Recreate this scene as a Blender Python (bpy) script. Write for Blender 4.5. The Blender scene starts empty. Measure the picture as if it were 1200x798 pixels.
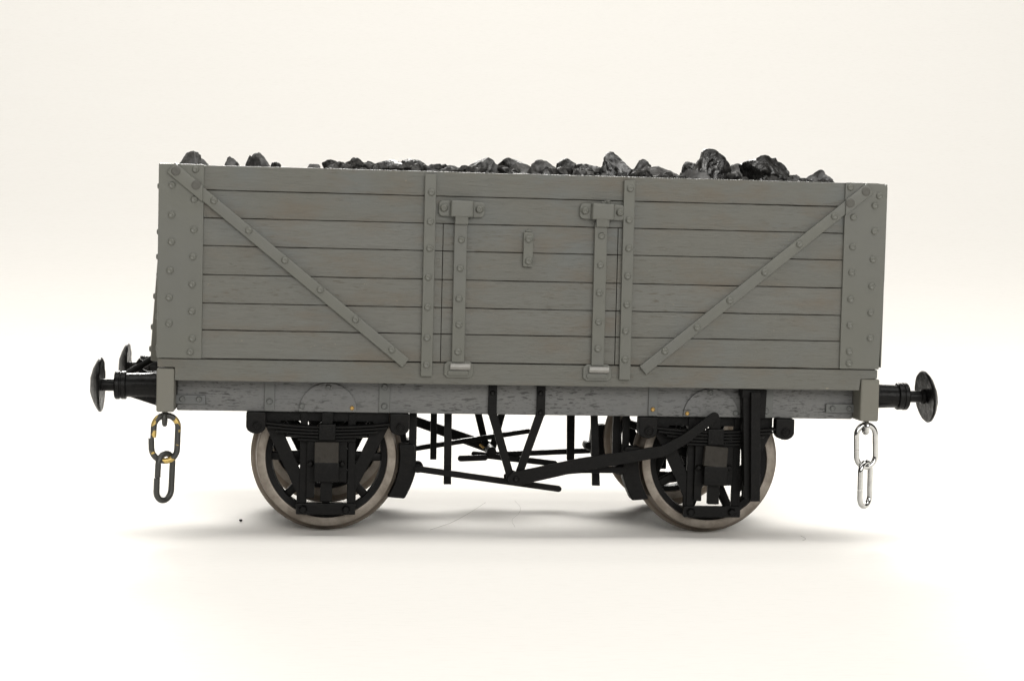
import bpy, bmesh, math, random
from mathutils import Vector, Matrix, noise
random.seed(7)
sc = bpy.context.scene
COL = sc.collection
S = 0.001                      # everything below is written in millimetres
PI = math.pi
sin, cos = math.sin, math.cos

# ------------------------------------------------------------------ helpers
def tag(o, label=None, cat=None, group=None, kind=None):
    if label: o['label'] = label
    if cat: o['category'] = cat
    if group: o['group'] = group
    if kind: o['kind'] = kind
    return o

def empty(name, loc=(0, 0, 0)):
    o = bpy.data.objects.new(name, None)
    o.location = Vector(loc) * S
    o.empty_display_size = 0.01
    COL.objects.link(o)
    return o

def obj(name, bm, mat, parent=None, loc=(0, 0, 0), smooth=35, rot=None):
    bmesh.ops.recalc_face_normals(bm, faces=bm.faces[:])
    for v in bm.verts: v.co *= S
    me = bpy.data.meshes.new(name)
    bm.to_mesh(me); bm.free()
    me.materials.append(mat)
    if smooth:
        me.polygons.foreach_set('use_smooth', [True] * len(me.polygons))
        me.set_sharp_from_angle(angle=math.radians(smooth))
    o = bpy.data.objects.new(name, me)
    o.location = Vector(loc) * S
    if rot: o.rotation_euler = rot
    COL.objects.link(o)
    if parent: o.parent = parent
    if smooth == 35:
        w = o.modifiers.new('weighted_normals', 'WEIGHTED_NORMAL'); w.keep_sharp = True; w.weight = 80
    return o

def copy_obj(src, parent, loc=None, rot=None):
    c = src.copy()
    COL.objects.link(c)
    c.parent = parent
    if loc is not None: c.location = Vector(loc) * S
    if rot is not None: c.rotation_euler = rot
    return c

def copy_part(src, parent, loc=None, rot=None):
    c = copy_obj(src, parent, loc, rot)
    for ch in list(src.children): copy_obj(ch, c)
    return c

def NB(): return bmesh.new()

def merge(bm, tmp):
    m = {}
    for v in tmp.verts: m[v] = bm.verts.new(v.co)
    for f in tmp.faces:
        try: bm.faces.new([m[v] for v in f.verts])
        except ValueError: pass
    tmp.free()

def prism(bm, pts, a, b, bev=.12, seg=2, axis='y', xf=None):
    """polygon in the plane across `axis`, extruded from a to b, edges rounded"""
    t = bmesh.new()
    def P(p, d):
        if axis == 'y': return (p[0], d, p[1])
        if axis == 'x': return (d, p[0], p[1])
        return (p[0], p[1], d)
    lo = [t.verts.new(P(p, a)) for p in pts]
    hi = [t.verts.new(P(p, b)) for p in pts]
    n = len(pts)
    t.faces.new(lo); t.faces.new(hi[::-1])
    for i in range(n):
        t.faces.new((lo[i], hi[i], hi[(i + 1) % n], lo[(i + 1) % n]))
    bmesh.ops.recalc_face_normals(t, faces=t.faces[:])
    if bev > 0:
        es = [e for e in t.edges if len(e.link_faces) == 2 and e.calc_face_angle(0) > .5]
        bmesh.ops.bevel(t, geom=es, offset=bev, segments=seg, profile=.5, affect='EDGES', clamp_overlap=True)
    if xf: bmesh.ops.transform(t, matrix=xf, verts=t.verts[:])
    merge(bm, t)

def box(bm, x0, x1, y0, y1, z0, z1, bev=.12, seg=2, xf=None):
    prism(bm, [(x0, z0), (x1, z0), (x1, z1), (x0, z1)], y0, y1, bev, seg, 'y', xf)

def strip(p, q, w, w2=None, round_p=False, round_q=False):
    """outline of a flat bar from p to q (x,z), width w -> w2"""
    w2 = w if w2 is None else w2
    dx, dz = q[0] - p[0], q[1] - p[1]
    L = math.hypot(dx, dz); dx /= L; dz /= L
    nx, nz = -dz, dx
    out = []
    if round_p:
        for i in range(9):
            a = PI / 2 + PI * i / 8
            out.append((p[0] + w / 2 * (cos(a) * dx + sin(a) * nx), p[1] + w / 2 * (cos(a) * dz + sin(a) * nz)))
    else:
        out += [(p[0] + nx * w / 2, p[1] + nz * w / 2), (p[0] - nx * w / 2, p[1] - nz * w / 2)]
    if round_q:
        for i in range(9):
            a = -PI / 2 + PI * i / 8
            out.append((q[0] + w2 / 2 * (cos(a) * dx + sin(a) * nx), q[1] + w2 / 2 * (cos(a) * dz + sin(a) * nz)))
    else:
        out += [(q[0] - nx * w2 / 2, q[1] - nz * w2 / 2), (q[0] + nx * w2 / 2, q[1] + nz * w2 / 2)]
    return out

def lathe(bm, prof, org, ax, n=48, closed=False):
    """prof: (radius, distance along ax)"""
    ax = Vector(ax).normalized()
    u = ax.orthogonal().normalized(); w = ax.cross(u)
    org = Vector(org)
    rings = []
    for r, d in prof:
        if r < 1e-6: rings.append([bm.verts.new(org + ax * d)])
        else: rings.append([bm.verts.new(org + ax * d + (u * cos(2 * PI * i / n) + w * sin(2 * PI * i / n)) * r) for i in range(n)])
    pairs = list(zip(rings, rings[1:]))
    if closed: pairs.append((rings[-1], rings[0]))
    for A, B in pairs:
        for i in range(n):
            j = (i + 1) % n
            if len(A) == 1 and len(B) == 1: continue
            if len(A) == 1: bm.faces.new((A[0], B[i], B[j]))
            elif len(B) == 1: bm.faces.new((A[i], A[j], B[0]))
            else: bm.faces.new((A[i], A[j], B[j], B[i]))

def tube(bm, pts, r, n=10, closed=False, rf=None):
    pts = [Vector(p) for p in pts]
    m = len(pts); rings = []
    nrm = None
    for i, p in enumerate(pts):
        if closed: t = (pts[(i + 1) % m] - pts[i - 1]).normalized()
        else: t = (pts[min(i + 1, m - 1)] - pts[max(i - 1, 0)]).normalized()
        nrm = t.orthogonal().normalized() if nrm is None else (nrm - t * nrm.dot(t)).normalized()
        b = t.cross(nrm)
        rr = rf(i / (m - 1)) * r if rf else r
        rings.append([bm.verts.new(p + (nrm * cos(2 * PI * k / n) + b * sin(2 * PI * k / n)) * rr) for k in range(n)])
    for i in range(m if closed else m - 1):
        A, B = rings[i], rings[(i + 1) % m]
        sh = 0
        if closed and i == m - 1:
            sh = min(range(n), key=lambda s: (A[0].co - B[s].co).length)
        for k in range(n):
            bm.faces.new((A[k], A[(k + 1) % n], B[(k + 1 + sh) % n], B[(k + sh) % n]))
    if not closed:
        bm.faces.new(rings[0][::-1]); bm.faces.new(rings[-1])

def rivet_mesh(bm, r=.78, h=.34, org=(0, 0, 0), ax=(0, -1, 0), n=20):
    lathe(bm, [(r * 1.06, -.1), (r * 1.04, 0.0), (r * .93, h * .42), (r * .76, h * .82), (r * .62, h), (r * .5, h * .98), (r * .34, h * .8), (0, h * .74)], org, ax, n)

# ------------------------------------------------------------------ materials
def mat(name):
    m = bpy.data.materials.new(name); m.use_nodes = True
    nt = m.node_tree; nt.nodes.clear()
    out = nt.nodes.new('ShaderNodeOutputMaterial')
    b = nt.nodes.new('ShaderNodeBsdfPrincipled')
    nt.links.new(b.outputs[0], out.inputs[0])
    return m, nt, b

class G:
    """small node-graph writer working in millimetres of object space"""
    def __init__(s, nt):
        s.nt = nt
        s.tc = nt.nodes.new('ShaderNodeTexCoord')
    def L(s, a, b): s.nt.links.new(a, b)
    def mm(s, scale=(1, 1, 1), off=(0, 0, 0), rot=(0, 0, 0)):
        m = s.nt.nodes.new('ShaderNodeMapping')
        m.inputs['Scale'].default_value = tuple(k * 1000 for k in scale)
        m.inputs['Location'].default_value = off
        m.inputs['Rotation'].default_value = rot
        s.L(s.tc.outputs['Object'], m.inputs[0])
        return m.outputs[0]
    def noise(s, vec, scale=1, detail=4, rough=.55, dist=0):
        n = s.nt.nodes.new('ShaderNodeTexNoise')
        n.inputs['Scale'].default_value = scale; n.inputs['Detail'].default_value = detail
        n.inputs['Roughness'].default_value = rough; n.inputs['Distortion'].default_value = dist
        s.L(vec, n.inputs['Vector']); return n.outputs[0]
    def voronoi(s, vec, scale=1, feat='F1'):
        n = s.nt.nodes.new('ShaderNodeTexVoronoi'); n.feature = feat
        n.inputs['Scale'].default_value = scale
        s.L(vec, n.inputs['Vector']); return n.outputs[0]
    def ramp(s, v, stops):
        r = s.nt.nodes.new('ShaderNodeValToRGB'); e = r.color_ramp.elements
        while len(e) < len(stops): e.new(.5)
        for k, (p, c) in zip(e, stops):
            k.position = p
            k.color = (c, c, c, 1) if isinstance(c, (int, float)) else (*c, 1)
        s.L(v, r.inputs[0]); return r.outputs[0]
    def mix(s, f, a, b, mode='MIX'):
        n = s.nt.nodes.new('ShaderNodeMix'); n.data_type = 'RGBA'; n.blend_type = mode
        for sock, v in ((n.inputs[0], f), (n.inputs[6], a), (n.inputs[7], b)):
            if isinstance(v, (int, float)):
                sock.default_value = v if sock == n.inputs[0] else (v, v, v, 1)
            elif isinstance(v, tuple): sock.default_value = (*v, 1)
            else: s.L(v, sock)
        return n.outputs[2]
    def math(s, op, a, b=0):
        n = s.nt.nodes.new('ShaderNodeMath'); n.operation = op
        for sock, v in ((n.inputs[0], a), (n.inputs[1], b)):
            if isinstance(v, (int, float)): sock.default_value = v
            else: s.L(v, sock)
        return n.outputs[0]
    def attr(s, name):
        n = s.nt.nodes.new('ShaderNodeAttribute'); n.attribute_name = name
        return n.outputs['Fac']
    def bump(s, h, strength, dist, prev=None):
        n = s.nt.nodes.new('ShaderNodeBump')
        n.inputs['Strength'].default_value = strength
        n.inputs['Distance'].default_value = dist * S
        s.L(h, n.inputs['Height'])
        if prev is not None: s.L(prev, n.inputs['Normal'])
        return n.outputs[0]

PAINT = (0.118, 0.118, 0.104)

def plank_paint():
    m, nt, b = mat('grey_painted_planks'); g = G(nt)
    tone = g.attr('tone')
    v_off = g.mm((1, 1, 1))
    # grain runs along the planks, different on each
    comb = nt.nodes.new('ShaderNodeVectorMath'); comb.operation = 'ADD'
    sc_ = nt.nodes.new('ShaderNodeCombineXYZ')
    g.L(g.math('MULTIPLY', tone, 90), sc_.inputs[0]); g.L(g.math('MULTIPLY', tone, 37), sc_.inputs[1])
    g.L(v_off, comb.inputs[0]); g.L(sc_.outputs[0], comb.inputs[1])
    def st(scale, rot=0):
        mp = nt.nodes.new('ShaderNodeMapping'); mp.inputs['Scale'].default_value = scale
        mp.inputs['Rotation'].default_value = (0, rot, 0)
        g.L(comb.outputs[0], mp.inputs[0]); return mp.outputs[0]
    grain = g.noise(st((.16, 1, 1.9), .03), 1, 6, .62, .6)
    fine = g.noise(st((.5, 1, 6), .05), 1, 3, .6)
    pores = g.ramp(g.noise(st((.42, 1, 3.4), .06), 1, 3, .5), [(.60, 0), (.68, 1)])
    patch = g.ramp(g.noise(g.mm((.045, .045, .07)), 1, 4, .6), [(.35, 0), (.7, 1)])
    pm = g.ramp(g.noise(g.mm((.03, .03, .06), (5, 0, 2)), 1, 3, .5), [(.45, 0), (.66, 1)])
    c = g.mix(g.ramp(tone, [(0, 0), (1, 1)]), (0.112, 0.112, 0.100), (0.124, 0.125, 0.115))
    c = g.mix(g.math('MULTIPLY', patch, .6), c, (0.110, 0.107, 0.093))
    cool = g.ramp(g.noise(g.mm((.05, .05, .05), (9, 3, 1)), 1, 3, .5), [(.48, 0), (.7, 1)])
    c = g.mix(g.math('MULTIPLY', cool, .8), c, (0.112, 0.120, 0.118))
    gr = g.ramp(grain, [(.3, 0), (.7, 1)])
    c = g.mix(g.math('MULTIPLY', gr, .3), c, (0.086, 0.085, 0.074), 'MIX')
    c = g.mix(g.math('MULTIPLY', g.math('MULTIPLY', pores, pm), .8), c, (0.076, 0.065, 0.049))
    # brownish rubbed patches and little pale chips in the paint
    chipn = g.ramp(g.noise(g.mm((.9, .9, 1.3)), 1, 5, .7), [(.66, 0), (.70, 1)])
    chipm = g.ramp(g.noise(g.mm((.05, .05, .09), (2, 1, 7)), 1, 2, .5), [(.47, 0), (.62, 1)])
    c = g.mix(g.math('MULTIPLY', g.math('MULTIPLY', chipn, chipm), .85), c, (0.196, 0.175, 0.131))
    brown = g.ramp(g.noise(g.mm((.06, .06, .16), (4, 4, 4)), 1, 5, .65), [(.50, 0), (.70, 1)])
    c = g.mix(g.math('MULTIPLY', brown, .62), c, (0.110, 0.093, 0.072))
    # dirt washed into the seams between planks
    c = g.mix(g.math('MULTIPLY', g.attr('edge'), g.ramp(g.noise(g.mm((.12, .12, .3)), 1, 4, .6), [(.3, .1), (.65, .75)])), c, (.05, .041, .031))
    g.L(c, b.inputs['Base Color'])
    b.inputs['Roughness'].default_value = .52
    b.inputs['Specular IOR Level'].default_value = .22
    n = g.bump(grain, .6, .3)
    n = g.bump(g.math('MULTIPLY', g.math('ADD', pores, fine), -.5), .5, .16, n)
    g.L(n, b.inputs['Normal'])
    return m

def metal_paint(name='grey_painted_fittings', col=(0.106, 0.107, 0.093), rough=.34, worn=.6):
    m, nt, b = mat(name); g = G(nt)
    n1 = g.ramp(g.noise(g.mm((.12, .12, .1)), 1, 5, .6), [(.35, 0), (.7, 1)])
    c = g.mix(g.math('MULTIPLY', n1, .4), col, tuple(k * .9 for k in col))
    n2 = g.ramp(g.noise(g.mm((.05, .05, .04), (3, 3, 3)), 1, 3, .5), [(.45, 0), (.7, 1)])
    c = g.mix(g.math('MULTIPLY', n2, .4), c, (col[0] * .95, col[1] * .96, col[2] * 1.08))
    ch = g.ramp(g.noise(g.mm((1.1, 1.1, 1.1), (1, 8, 2)), 1, 5, .75), [(.74, 0), (.77, 1)])
    c = g.mix(g.math('MULTIPLY', ch, worn), c, (0.207, 0.191, 0.148))
    g.L(c, b.inputs['Base Color'])
    b.inputs['Roughness'].default_value = rough
    b.inputs['Specular IOR Level'].default_value = .3
    n = g.bump(g.noise(g.mm((1.6, 1.6, 1.6)), 1, 4, .6), .12, .15)
    n = g.bump(g.noise(g.mm((.35, .35, .35)), 1, 3, .5), .12, .5, n)
    g.L(n, b.inputs['Normal'])
    return m

def sole_paint():
    m, nt, b = mat('blue_grey_painted_timber'); g = G(nt)
    warp = g.noise(g.mm((.3, .3, .3)), 1, 2, .5)
    v = g.mm((.40, .5, 2.5), (0, 0, 0), (0, .12, 0))
    cr = g.ramp(g.noise(v, 1, 3, .55, .25), [(.590, 0), (.63, 1)])
    v2 = g.mm((.9, .9, 5.0), (7, 2, 5), (0, -.05, 0))
    cr2 = g.ramp(g.noise(v2, 1, 2, .5, .2), [(.60, 0), (.64, 1)])
    area = g.ramp(g.noise(g.mm((.06, .06, .12), (3, 0, 0)), 1, 3, .5), [(.36, .35), (.54, 1)])
    crk = g.math('MULTIPLY', g.math('MAXIMUM', cr, g.math('MULTIPLY', cr2, .7)), area)
    t = g.ramp(g.noise(g.mm((.08, .08, .12)), 1, 4, .6), [(.35, 0), (.7, 1)])
    c = g.mix(t, (.088, .0895, .0895), (.099, .099, .095))
    c = g.mix(g.math('MULTIPLY', crk, .95), c, (.012, .0115, .011))
    g.L(c, b.inputs['Base Color'])
    b.inputs['Roughness'].default_value = .5
    n = g.bump(crk, -.8, .45)
    n = g.bump(g.noise(g.mm((.3, .3, 2.0)), 1, 5, .6), .3, .2, n)
    n = g.bump(warp, .15, .6, n)
    g.L(n, b.inputs['Normal'])
    return m

def black_metal(name='black_painted_metal', col=(.0032, .0031, .003), rough=.36, dust=.35):
    m, nt, b = mat(name); g = G(nt)
    d = g.ramp(g.noise(g.mm((.5, .5, .5)), 1, 5, .65), [(.5, 0), (.75, 1)])
    c = g.mix(g.math('MULTIPLY', d, dust), col, (.011, .0095, .008))
    sp = g.ramp(g.noise(g.mm((1.7, 1.7, 1.7), (3, 1, 4)), 1, 4, .7), [(.73, 0), (.77, 1)])
    c = g.mix(g.math('MULTIPLY', sp, .35), c, (.13, .11, .09))
    g.L(c, b.inputs['Base Color'])
    b.inputs['Specular IOR Level'].default_value = .12
    r = g.ramp(g.noise(g.mm((.7, .7, .7), (2, 2, 2)), 1, 4, .6), [(.3, rough), (.75, rough + .25)])
    g.L(r, b.inputs['Roughness'])
    n = g.bump(g.noise(g.mm((1.3, 1.3, 1.3)), 1, 5, .6), .35, .22)
    g.L(n, b.inputs['Normal'])
    return m

def tyre_steel():
    m, nt, b = mat('worn_steel'); g = G(nt)
    n1 = g.noise(g.mm((.35, .35, .35)), 1, 5, .65)
    n2 = g.ramp(g.noise(g.mm((1.6, 1.6, 1.6), (4, 4, 4)), 1, 4, .7), [(.6, 0), (.7, 1)])
    c = g.mix(g.ramp(n1, [(.35, 0), (.7, 1)]), (.150, .128, .106), (.262, .235, .203))
    sep = nt.nodes.new('ShaderNodeSeparateXYZ'); g.L(g.mm(), sep.inputs[0])
    rad = g.math('SQRT', g.math('ADD', g.math('POWER', sep.outputs[0], 2), g.math('POWER', sep.outputs[2], 2)))
    tread = g.ramp(g.math('MULTIPLY', g.math('SUBTRACT', rad, 15.3), 1 / 2.0), [(.03, 0), (.09, 1), (.5, .9), (.72, .35), (.9, .55)])
    c = g.mix(g.math('MULTIPLY', tread, .85), c, (.115, .088, .064))
    c = g.mix(g.math('MULTIPLY', n2, .6), c, (.07, .045, .03))
    g.L(c, b.inputs['Base Color'])
    b.inputs['Metallic'].default_value = .6
    g.L(g.ramp(n1, [(.3, .32), (.7, .52)]), b.inputs['Roughness'])
    n = g.bump(g.noise(g.mm((2.2, 2.2, 2.2)), 1, 4, .7), .25, .12)
    g.L(n, b.inputs['Normal'])
    return m

def simple(name, col, rough=.4, metallic=0., bump=.15, fine=1.5):
    m, nt, b = mat(name); g = G(nt)
    c = g.mix(g.ramp(g.noise(g.mm((.8, .8, .8)), 1, 4, .6), [(.3, 0), (.7, 1)]), col, tuple(k * .8 for k in col))
    g.L(c, b.inputs['Base Color'])
    b.inputs['Roughness'].default_value = rough; b.inputs['Metallic'].default_value = metallic
    g.L(g.bump(g.noise(g.mm((fine,) * 3), 1, 4, .6), bump, .12), b.inputs['Normal'])
    return m

def worn_brass(amount):
    m, nt, b = mat('black_paint_over_brass'); g = G(nt)
    f = g.ramp(g.noise(g.mm((.26, .26, .26), (1.3, 2.2, .4)), 1, 3, .55), [(amount, 0), (amount + .03, 1)])
    c = g.mix(f, (.026, .026, .023), (.50, .36, .12))
    g.L(c, b.inputs['Base Color']); g.L(g.math('MULTIPLY', f, .7), b.inputs['Metallic'])
    b.inputs['Roughness'].default_value = .42
    n = g.bump(f, -.3, .15)
    n = g.bump(g.noise(g.mm((1.4, 1.4, 1.4)), 1, 4, .6), .3, .15, n)
    g.L(n, b.inputs['Normal'])
    return m

def coal_mat(name, base, dust, rough, gloss):
    m, nt, b = mat(name); g = G(nt)
    nt.nodes.remove(b)
    df = nt.nodes.new('ShaderNodeBsdfDiffuse'); gl = nt.nodes.new('ShaderNodeBsdfGlossy'); mx = nt.nodes.new('ShaderNodeMixShader')
    g.L(df.outputs[0], mx.inputs[1]); g.L(gl.outputs[0], mx.inputs[2])
    g.L(mx.outputs[0], [k for k in nt.nodes if k.type == 'OUTPUT_MATERIAL'][0].inputs[0])
    v = g.mm((1, 1, 1))
    n1 = g.noise(v, .45, 6, .7)
    n2 = g.noise(v, 1.6, 5, .7)
    vor = g.voronoi(v, .55)
    g.L(g.ramp(g.noise(v, .28, 3, .6), [(.40, gloss * .25), (.60, gloss)]), mx.inputs[0])
    d = g.ramp(n2, [(.42, 0), (.66, 1)])
    c = g.mix(g.math('MULTIPLY', d, dust), base, (.135, .128, .118))
    rust = g.ramp(g.noise(v, .9, 3, .6), [(.74, 0), (.78, 1)])
    c = g.mix(g.math('MULTIPLY', rust, .6), c, (.17, .11, .055))
    g.L(c, df.inputs[0])
    g.L(g.ramp(n1, [(.35, rough), (.65, rough + .25)]), gl.inputs['Roughness'])
    n = g.bump(vor, .25, .4)
    n = g.bump(n1, .4, .6, n)
    n = g.bump(n2, .25, .2, n)
    g.L(n, df.inputs['Normal']); g.L(n, gl.inputs['Normal'])
    return m

def paper_mat():
    m, nt, b = mat('white_backdrop_paper'); g = G(nt)
    n1 = g.ramp(g.noise(g.mm((.012, .05, .05)), 1, 4, .6), [(.3, 0), (.75, 1)])
    c = g.mix(g.math('MULTIPLY', n1, .3), (.865, .845, .81), (.845, .822, .782))
    n2 = g.ramp(g.noise(g.mm((.22, 1.4, .5), (0, 0, 0)), 1, 5, .7), [(.5, 0), (.72, 1)])
    c = g.mix(g.math('MULTIPLY', n2, .15), c, (.60, .57, .53))
    g.L(c, b.inputs['Base Color'])
    b.inputs['Roughness'].default_value = .95
    b.inputs['Specular IOR Level'].default_value = .08
    g.L(g.bump(g.noise(g.mm((.3, 1.2, 1)), 1, 4, .6), .12, .15), b.inputs['Normal'])
    return m

M_PLANK = plank_paint()
M_FIT = metal_paint()
M_BOLTDK = metal_paint('grey_bolts_painted_shade', (.075, .073, .064), .6, 0)  # darker grey paints in the shade of a recess; heads are low raised discs
M_SOLE = sole_paint()
M_BEAM = metal_paint('grey_painted_end_grain', (.132, .128, .108), .6, .3)
M_BLACK = black_metal()
M_BLACKG = black_metal('black_gloss_metal', (.0045, .0044, .0043), .22, .25)
M_DUSTY = black_metal('dusty_black_metal', (.030, .027, .023), .5, .6)
M_TYRE = tyre_steel()
M_BRASS = simple('bare_brass', (.46, .29, .09), .45, .6)
M_CHROME = simple('polished_steel', (.54, .54, .53), .10, 1., .12)
M_WBRASS = worn_brass(.52)
M_WBRASS2 = worn_brass(.64)
M_BACK = simple('dark_seam_backing', (.055, .046, .036), .8)
M_COALS = [coal_mat('black_coal', (.010, .0098, .0095), .22, .16, .10), coal_mat('grey_coal', (.036, .035, .034), .35, .45, .11),
           coal_mat('glossy_coal', (.0045, .0044, .0043), .14, .10, .15)]
M_PAPER = paper_mat()
M_HAIR = simple('grey_fibre', (.30, .28, .25), .6)
M_SPECK = simple('black_grit', (.012, .012, .012), .5)

# ------------------------------------------------------------------ the setting: one sheet of paper swept up behind
bm = NB()
prof = []
for y in (-1500, -900, -500, -300, -150, -60, 0, 60, 120, 180): prof.append((y, 0))
for i in range(1, 73):
    a = PI / 2 * i / 72
    prof.append((180 + 1300 * sin(a), 1300 * (1 - cos(a))))
for z in (1500, 1800): prof.append((1480, z))
xs = [-1800, -900, -400, -150, 0, 150, 400, 900, 1800]
rows = [[bm.verts.new((x, y, z)) for x in xs] for y, z in prof]
for r0, r1 in zip(rows, rows[1:]):
    for i in range(len(xs) - 1): bm.faces.new((r0[i], r0[i + 1], r1[i + 1], r1[i]))
bd = obj('backdrop', bm, M_PAPER)
if bd.data.polygons[0].normal.z < 0: bd.data.flip_normals()
tag(bd, kind='structure')

# ------------------------------------------------------------------ the wagon
WG = empty('coal_wagon')
tag(WG, 'grey painted wooden model railway coal wagon with rusty spoked wheels', 'model wagon')

PZ = [81.12, 75.8, 69.85, 63.9, 57.65, 51.55, 45.75, 39.6]       # plank seams

def plank_side(spans, ys, seed, depth=1.7):
    """planks as separate rounded boards with a slightly uneven outline"""
    bm = NB()
    tone = bm.verts.layers.float.new('tone'); edge = bm.verts.layers.float.new('edge')
    rnd = random.Random(seed)
    for (x0, x1, z0, z1) in spans:
        tv = rnd.random(); dy = rnd.uniform(-.10, .10); o1 = rnd.random() * 99; o2 = rnd.random() * 99
        n = max(2, int((x1 - x0) / 1.1))
        rings = []
        tilt = rnd.uniform(-.05, .05)
        for i in range(n + 1):
            x = x0 + (x1 - x0) * i / n
            top = z1 - .045 - .11 * abs(noise.noise((x * .09, o1, 0))) - .04 * noise.noise((x * .5, o1, 3))
            bot = z0 + .035 + .09 * abs(noise.noise((x * .08, o2, 0))) + .04 * noise.noise((x * .5, o2, 3))
            if z1 > 81: top = z1 + .05 * noise.noise((x * .2, o1, 0))
            w = .05 * noise.noise((x * .05, o1, 7))
            yf = 37.0 + dy + w
            R = .16
            sec = [(yf - depth, bot, .5), (yf - R * 1.1, bot, 1), (yf - R * .3, bot + R * .25, .75), (yf, bot + R, .08), (yf + tilt * .3, bot + (top - bot) * .33, 0),
                   (yf + tilt, bot + (top - bot) * .66, 0), (yf, top - R, .05), (yf - R * .3, top - R * .25, .6), (yf - R * 1.1, top, 1 if z1 < 81 else 0), (yf - depth, top, .5)]
            ring = []
            for (y, z, e) in sec:
                v = bm.verts.new((x, ys * y, z)); v[tone] = tv; v[edge] = e if z1 < 81 or z < 80 else 0
                ring.append(v)
            rings.append(ring)
        m = len(rings[0])
        for A, B in zip(rings, rings[1:]):
            for k in range(m): bm.faces.new((A[k], A[(k + 1) % m], B[(k + 1) % m], B[k]))
        bm.faces.new(rings[0]); bm.faces.new(rings[-1][::-1])
    return bm

spans = []
for i in range(7):
    z1, z0 = PZ[i], PZ[i + 1]
    if i < 2: spans.append((-79.7, 79.7, z0, z1))
    else: spans += [(-79.7, -19.10, z0, z1), (19.68, 79.7, z0, z1)]
side = obj('side_planking', plank_side(spans, -1, 3), M_PLANK, WG)
tag(side, 'grey painted side planking with dark seams')
# backing board seen in the seams
bm = NB(); box(bm, -79.2, 79.2, -35.9, -35.2, 38.6, 80.2, .1); obj('seam_backing', bm, M_BACK, side)
door_spans = [(-18.92, 19.5, PZ[i + 1], PZ[i]) for i in range(2, 7)]
door = obj('side_door', plank_side(door_spans, -1, 12), M_PLANK, WG)
# bottom rail (edge of the floor) notched round the headstocks
bm = NB()
prism(bm, [(-80, 39.42), (79.5, 39.42), (79.5, 37.5), (75.7, 37.3), (75.4, 34.75), (-76.3, 34.75), (-76.3, 37.6), (-80, 37.6)], -36.95, -35, .18)
rail = obj('bottom_rail', bm, M_PLANK, WG)
# far side, planked all along
far = obj('side_planking', plank_side([(-79.7, 79.7, PZ[i + 1], PZ[i]) for i in range(7)], 1, 44), M_PLANK, WG)
bm = NB(); box(bm, -79.2, 79.2, 35.2, 35.9, 38.6, 80.2, .1); obj('seam_backing', bm, M_BACK, far)
bm = NB(); box(bm, -80, 79.5, 35, 36.95, 37.6, 39.42, .18); obj('bottom_rail', bm, M_PLANK, WG)
# ends
def end_wall(sx):
    bm = NB()
    for i in range(7):
        x0, x1 = (-79.9, -78) if sx < 0 else (78, 79.9)
        box(bm, x0, x1, -35.1, 35.1, PZ[i + 1] + .12, PZ[i] - (.12 if i else 0.05), .15)
    o = obj('end_planking', bm, M_PLANK, WG)
    b2 = NB()
    box(b2, (-78.6 if sx < 0 else 77.6), (-77.6 if sx < 0 else 78.6), -35, 35, 39, 80, .1)
    obj('seam_backing', b2, M_BACK, o)
end_wall(-1); end_wall(1)
bm = NB(); box(bm, -77.5, 77.5, -35.1, 35.1, 36.2, 38.2, .1); obj('floor', bm, M_BACK, WG)

# rivets: one of each kind, then copies
RV = {}
def rivet(parent, x, z, y, kind='rivet', r=.78, h=.42, m=None, ax=(0, -1, 0), dx=0):
    key = (round(r, 2), round(h, 2), ax, m.name if m else '')
    rz = random.uniform(0, 6.28)
    if key not in RV:
        b = NB(); rivet_mesh(b, r, h, ax=ax)
        o = obj(kind, b, m or M_FIT, parent, (x, y, z), 60)
        RV[key] = o
        return o
    o = RV[key].copy(); o.name = kind
    COL.objects.link(o); o.parent = parent
    o.location = Vector((x, y, z)) * S
    o.rotation_euler = (random.uniform(-.05, .05), 0, random.uniform(-.05, .05))
    return o

def corner_plate(sx, sy, rivets):
    bm = NB()
    xa, xb = (-80.15, -70.6) if sx < 0 else (70.5, 80.15)
    if sx > 0 and sy < 0:
        pts = [(xa, 39.62), (79.55, 39.62), (80.15, 60), (80.15, 80.4), (79.5, 80.95), (77.8, 81.2), (xa, 81.2)]
    elif sx < 0: pts = [(xa + .05, 39.6), (xb, 39.55), (xb, 81.2), (xa, 81.2)]
    else: pts = [(xa, 39.62), (xb, 39.62), (xb, 81.2), (xa, 81.2)]
    y0, y1 = (-37.65, -36.7) if sy < 0 else (36.7, 37.65)
    prism(bm, pts, y0, y1, .16)
    # return of the plate round the end
    ya, yb = (-37.3, -29.5) if sy < 0 else (29.5, 37.3)
    box(bm, -80.2 if sx < 0 else 79.85, -79.85 if sx < 0 else 80.2, ya, yb, 40, 81, .12)
    o = obj('corner_plate', bm, M_FIT, WG)
    for x, z in rivets: rivet(o, x, z, sy * 37.66, ax=(0, sy, 0))
    for k, z in enumerate((79.2, 76.4, 69.6, 66.6, 60.4, 57.3, 51.3, 48.4, 44.6, 41.6)):
        rivet(o, sx * 80.2, z, sy * (35.3 if k % 2 else 32), ax=(sx, 0, 0), r=.7, h=.4)
    return o
corner_plate(-1, -1, [(-72.4, 80.1), (-77.3, 76.6), (-72.6, 73.7), (-77.3, 70.3), (-72.6, 67.2), (-77.3, 64.5), (-72.7, 61.4), (-77.5, 58.4), (-72.8, 55.5), (-77.6, 52.6), (-72.8, 49.7), (-77.6, 47.0), (-72.6, 43.9), (-73.0, 41.0)])
corner_plate(1, -1, [(71.6, 80.1), (78.3, 78.4), (77.3, 76.2), (72.5, 73.5), (77.4, 70.5), (72.5, 66.9), (77.3, 64.2), (72.5, 61.2), (77.2, 58.2), (72.5, 55.2), (77.2, 52.3), (72.5, 49.4), (77.3, 46.6), (72.6, 43.5), (72.6, 40.9)])
corner_plate(-1, 1, []); corner_plate(1, 1, [])

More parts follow.
